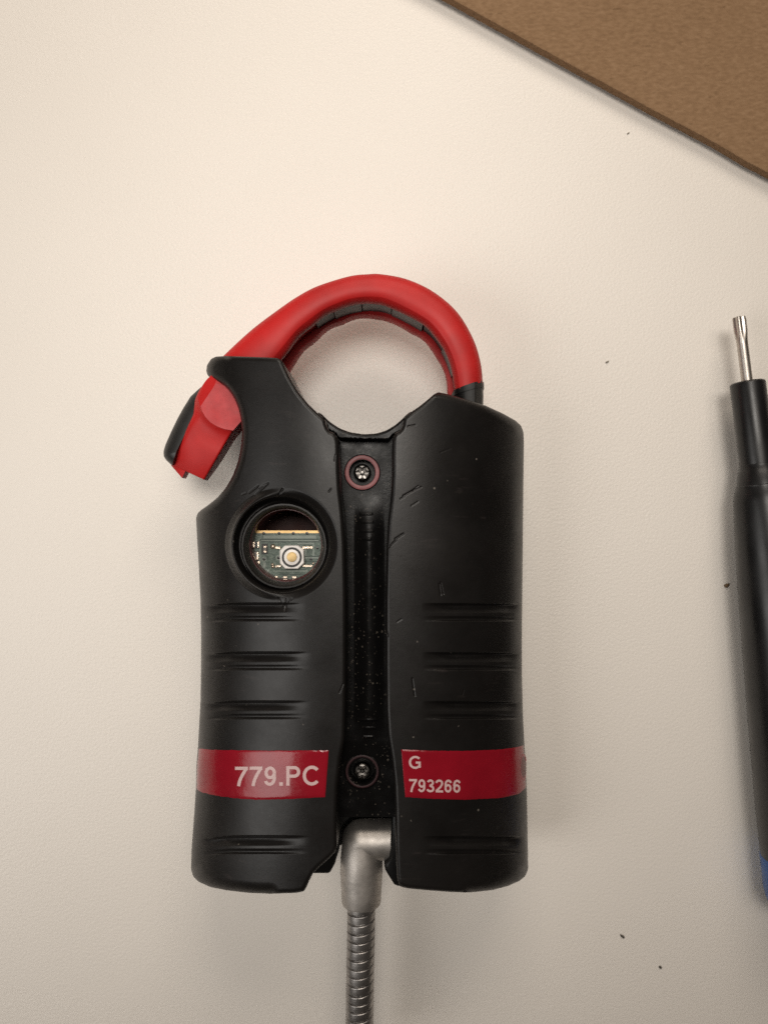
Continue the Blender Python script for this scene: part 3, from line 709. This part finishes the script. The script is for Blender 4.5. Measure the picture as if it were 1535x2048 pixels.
for (x, y, r) in ((560, 880, 46), (625, 905, 26), (555, 1185, 28), (560, 1222, 30), (630, 1212, 22), (1130, 905, 24), (1190, 885, 26), (1095, 1205, 24), (1165, 1205, 26), (1250, 1165, 22)): blob(x, y, r)
def chip(x0, y0, x1, y1, h=0.6, body='chip', horiz=False, cap=0.24):
    bit_on('chip_pad', (x0 - 10, y0 - 10, x1 + 10, y1 + 10), M['chipdark'], 0.06)
    bit_on('chip', (x0, y0, x1, y1), M[body], h, 0.06)
    if horiz:
        w = (x1 - x0) * cap; ends = ((x0 - 3, y0 - 3, x0 + w, y1 + 3), (x1 - w, y0 - 3, x1 + 3, y1 + 3))
    else:
        w = (y1 - y0) * cap; ends = ((x0 - 3, y0 - 3, x1 + 3, y0 + w), (x0 - 3, y1 - w, x1 + 3, y1 + 3))
    for r in ends: bit_on('chip_terminal', r, M['solder'], h + 0.04, 0.05)
bit_on('chip_pad', (370, 830, 470, 1005), M['chipdark'], 0.3); chip(398, 870, 450, 975, 0.6)
for x in (425, 575, 735, 890, 1040): chip(x, 1390, x + 66, 1500, 0.6, 'chipdark' if x == 890 else 'chip')
chip(225, 800, 320, 900, 0.7, 'chipdark', True); chip(215, 970, 310, 1100, 0.7, 'chip', True); chip(230, 1130, 330, 1230, 0.7, 'chip', True)

# ------------------------------------------------------------------ screwdriver
ZA = 8.6
def ax(y): return 1492 + 0.128 * (y - 765)
a = P(1476.5, 634, ZA); b = P(ax(1820), 1820, ZA + 1.6); tip = Vector(a); dirv = (Vector(b) - tip).normalized()
sd = thing('screwdriver', 'black handled screwdriver with steel star bit and blue end lying on the table', 'screwdriver', (tip.x * .001, tip.y * .001, 0))
def at(y): return float((Vector(P(ax(y), y, ZA)) - tip).dot(dirv))
sc_ = KMM * (DMM - ZA) / DMM
def star(s, t):
    f = max(0.0, min(1.0, (5.6 - s) / 2.2)); return 1 + f * 0.09 * math.cos(6 * t + 0.4) - f * 0.03
V, F = axis_lathe([(0, 1.15), (0.12, 1.36), (0.6, 1.42), (2.0, 1.42), (3.4, 1.39), (4.6, 1.3), (5.6, 1.2), (6.2, 1.18), (at(758), 1.18), (at(770), 1.18)], tip, b, 72, star)
mesh('bit', V, F, M['bit'], sd, sharp=35)
y0 = at(764)
V, F = axis_lathe([(y0 - .05, 1.6), (y0, 3.2), (y0 + .25, 3.62), (y0 + .6, 3.7), (at(925), 3.75), (at(932), 3.75)], tip, b, 64)
mesh('collar', V, F, M['driver'], sd, sharp=50)
hand = [(at(925), 3.4), (at(928), 3.85), (at(938), 4.0), (at(942), 4.3), (at(968), 4.9), (at(969), 5.05), (at(972), 5.05), (at(984), 5.6), (at(1000), 5.95), (at(1050), 6.4), (at(1100), 6.85), (at(1200), 7.45), (at(1356), 8.2), (at(1500), 8.9), (at(1600), 9.3), (at(1702), 9.5)]
V, F = axis_lathe(hand, tip, b, 64); mesh('handle', V, F, M['driver'], sd, sharp=30)
V, F = axis_lathe([(at(1700), 8.0), (at(1702), 9.5), (at(1704), 9.6), (at(1772), 9.7), (at(1790), 9.4), (at(1806), 8.4), (at(1818), 7.0)], tip, b, 64)
mesh('end_cap', V, F, M['blue'], sd, sharp=50)

# ------------------------------------------------------------------ crumbs on the table
def crumb(x, y, w, h, rot, mat, label, seed):
    bm = bmesh.new(); bmesh.ops.create_icosphere(bm, subdivisions=2, radius=1.0)
    for q in bm.verts:
        q.co *= 1 + 0.35 * noise.noise(q.co * 1.3 + Vector((seed, 0, 0)))
        c, s = math.cos(rot), math.sin(rot); X, Y = q.co.x * w * KMM / 2, q.co.y * h * KMM / 2
        q.co = Vector((X * c - Y * s, X * s + Y * c, (q.co.z * 0.6 + 0.5) * min(w, h) * KMM / 2))
    V = np.array([q.co[:] for q in bm.verts]); F = [[q.index for q in f.verts] for f in bm.faces]; bm.free()
    p = P(x, y, 0); o = mesh('crumb', V + p, F, M[mat], origin=tuple(p), sharp=0)
    o['label'] = label; o['category'] = 'crumb'; o['group'] = 'crumbs on the white table'
crumb(1451, 1171, 11, 8, 0.6, 'crumb', 'brown crumb beside the black screwdriver handle', 1)
crumb(1243, 1872, 11, 5, -0.7, 'crumbdark', 'dark elongated crumb low right of the hose, the larger of two', 2)
crumb(1319, 1934, 8, 5, -0.8, 'crumbdark', 'small dark crumb nearest the bottom edge, right of the hose', 3)
crumb(1255, 267, 6, 3, 0.5, 'crumbpale', 'tiny grey crumb just below the cardboard edge', 4)
crumb(1213, 724, 8, 4, 0.5, 'crumbpale', 'small grey crumb on bare table between the jaw and the screwdriver bit', 5)
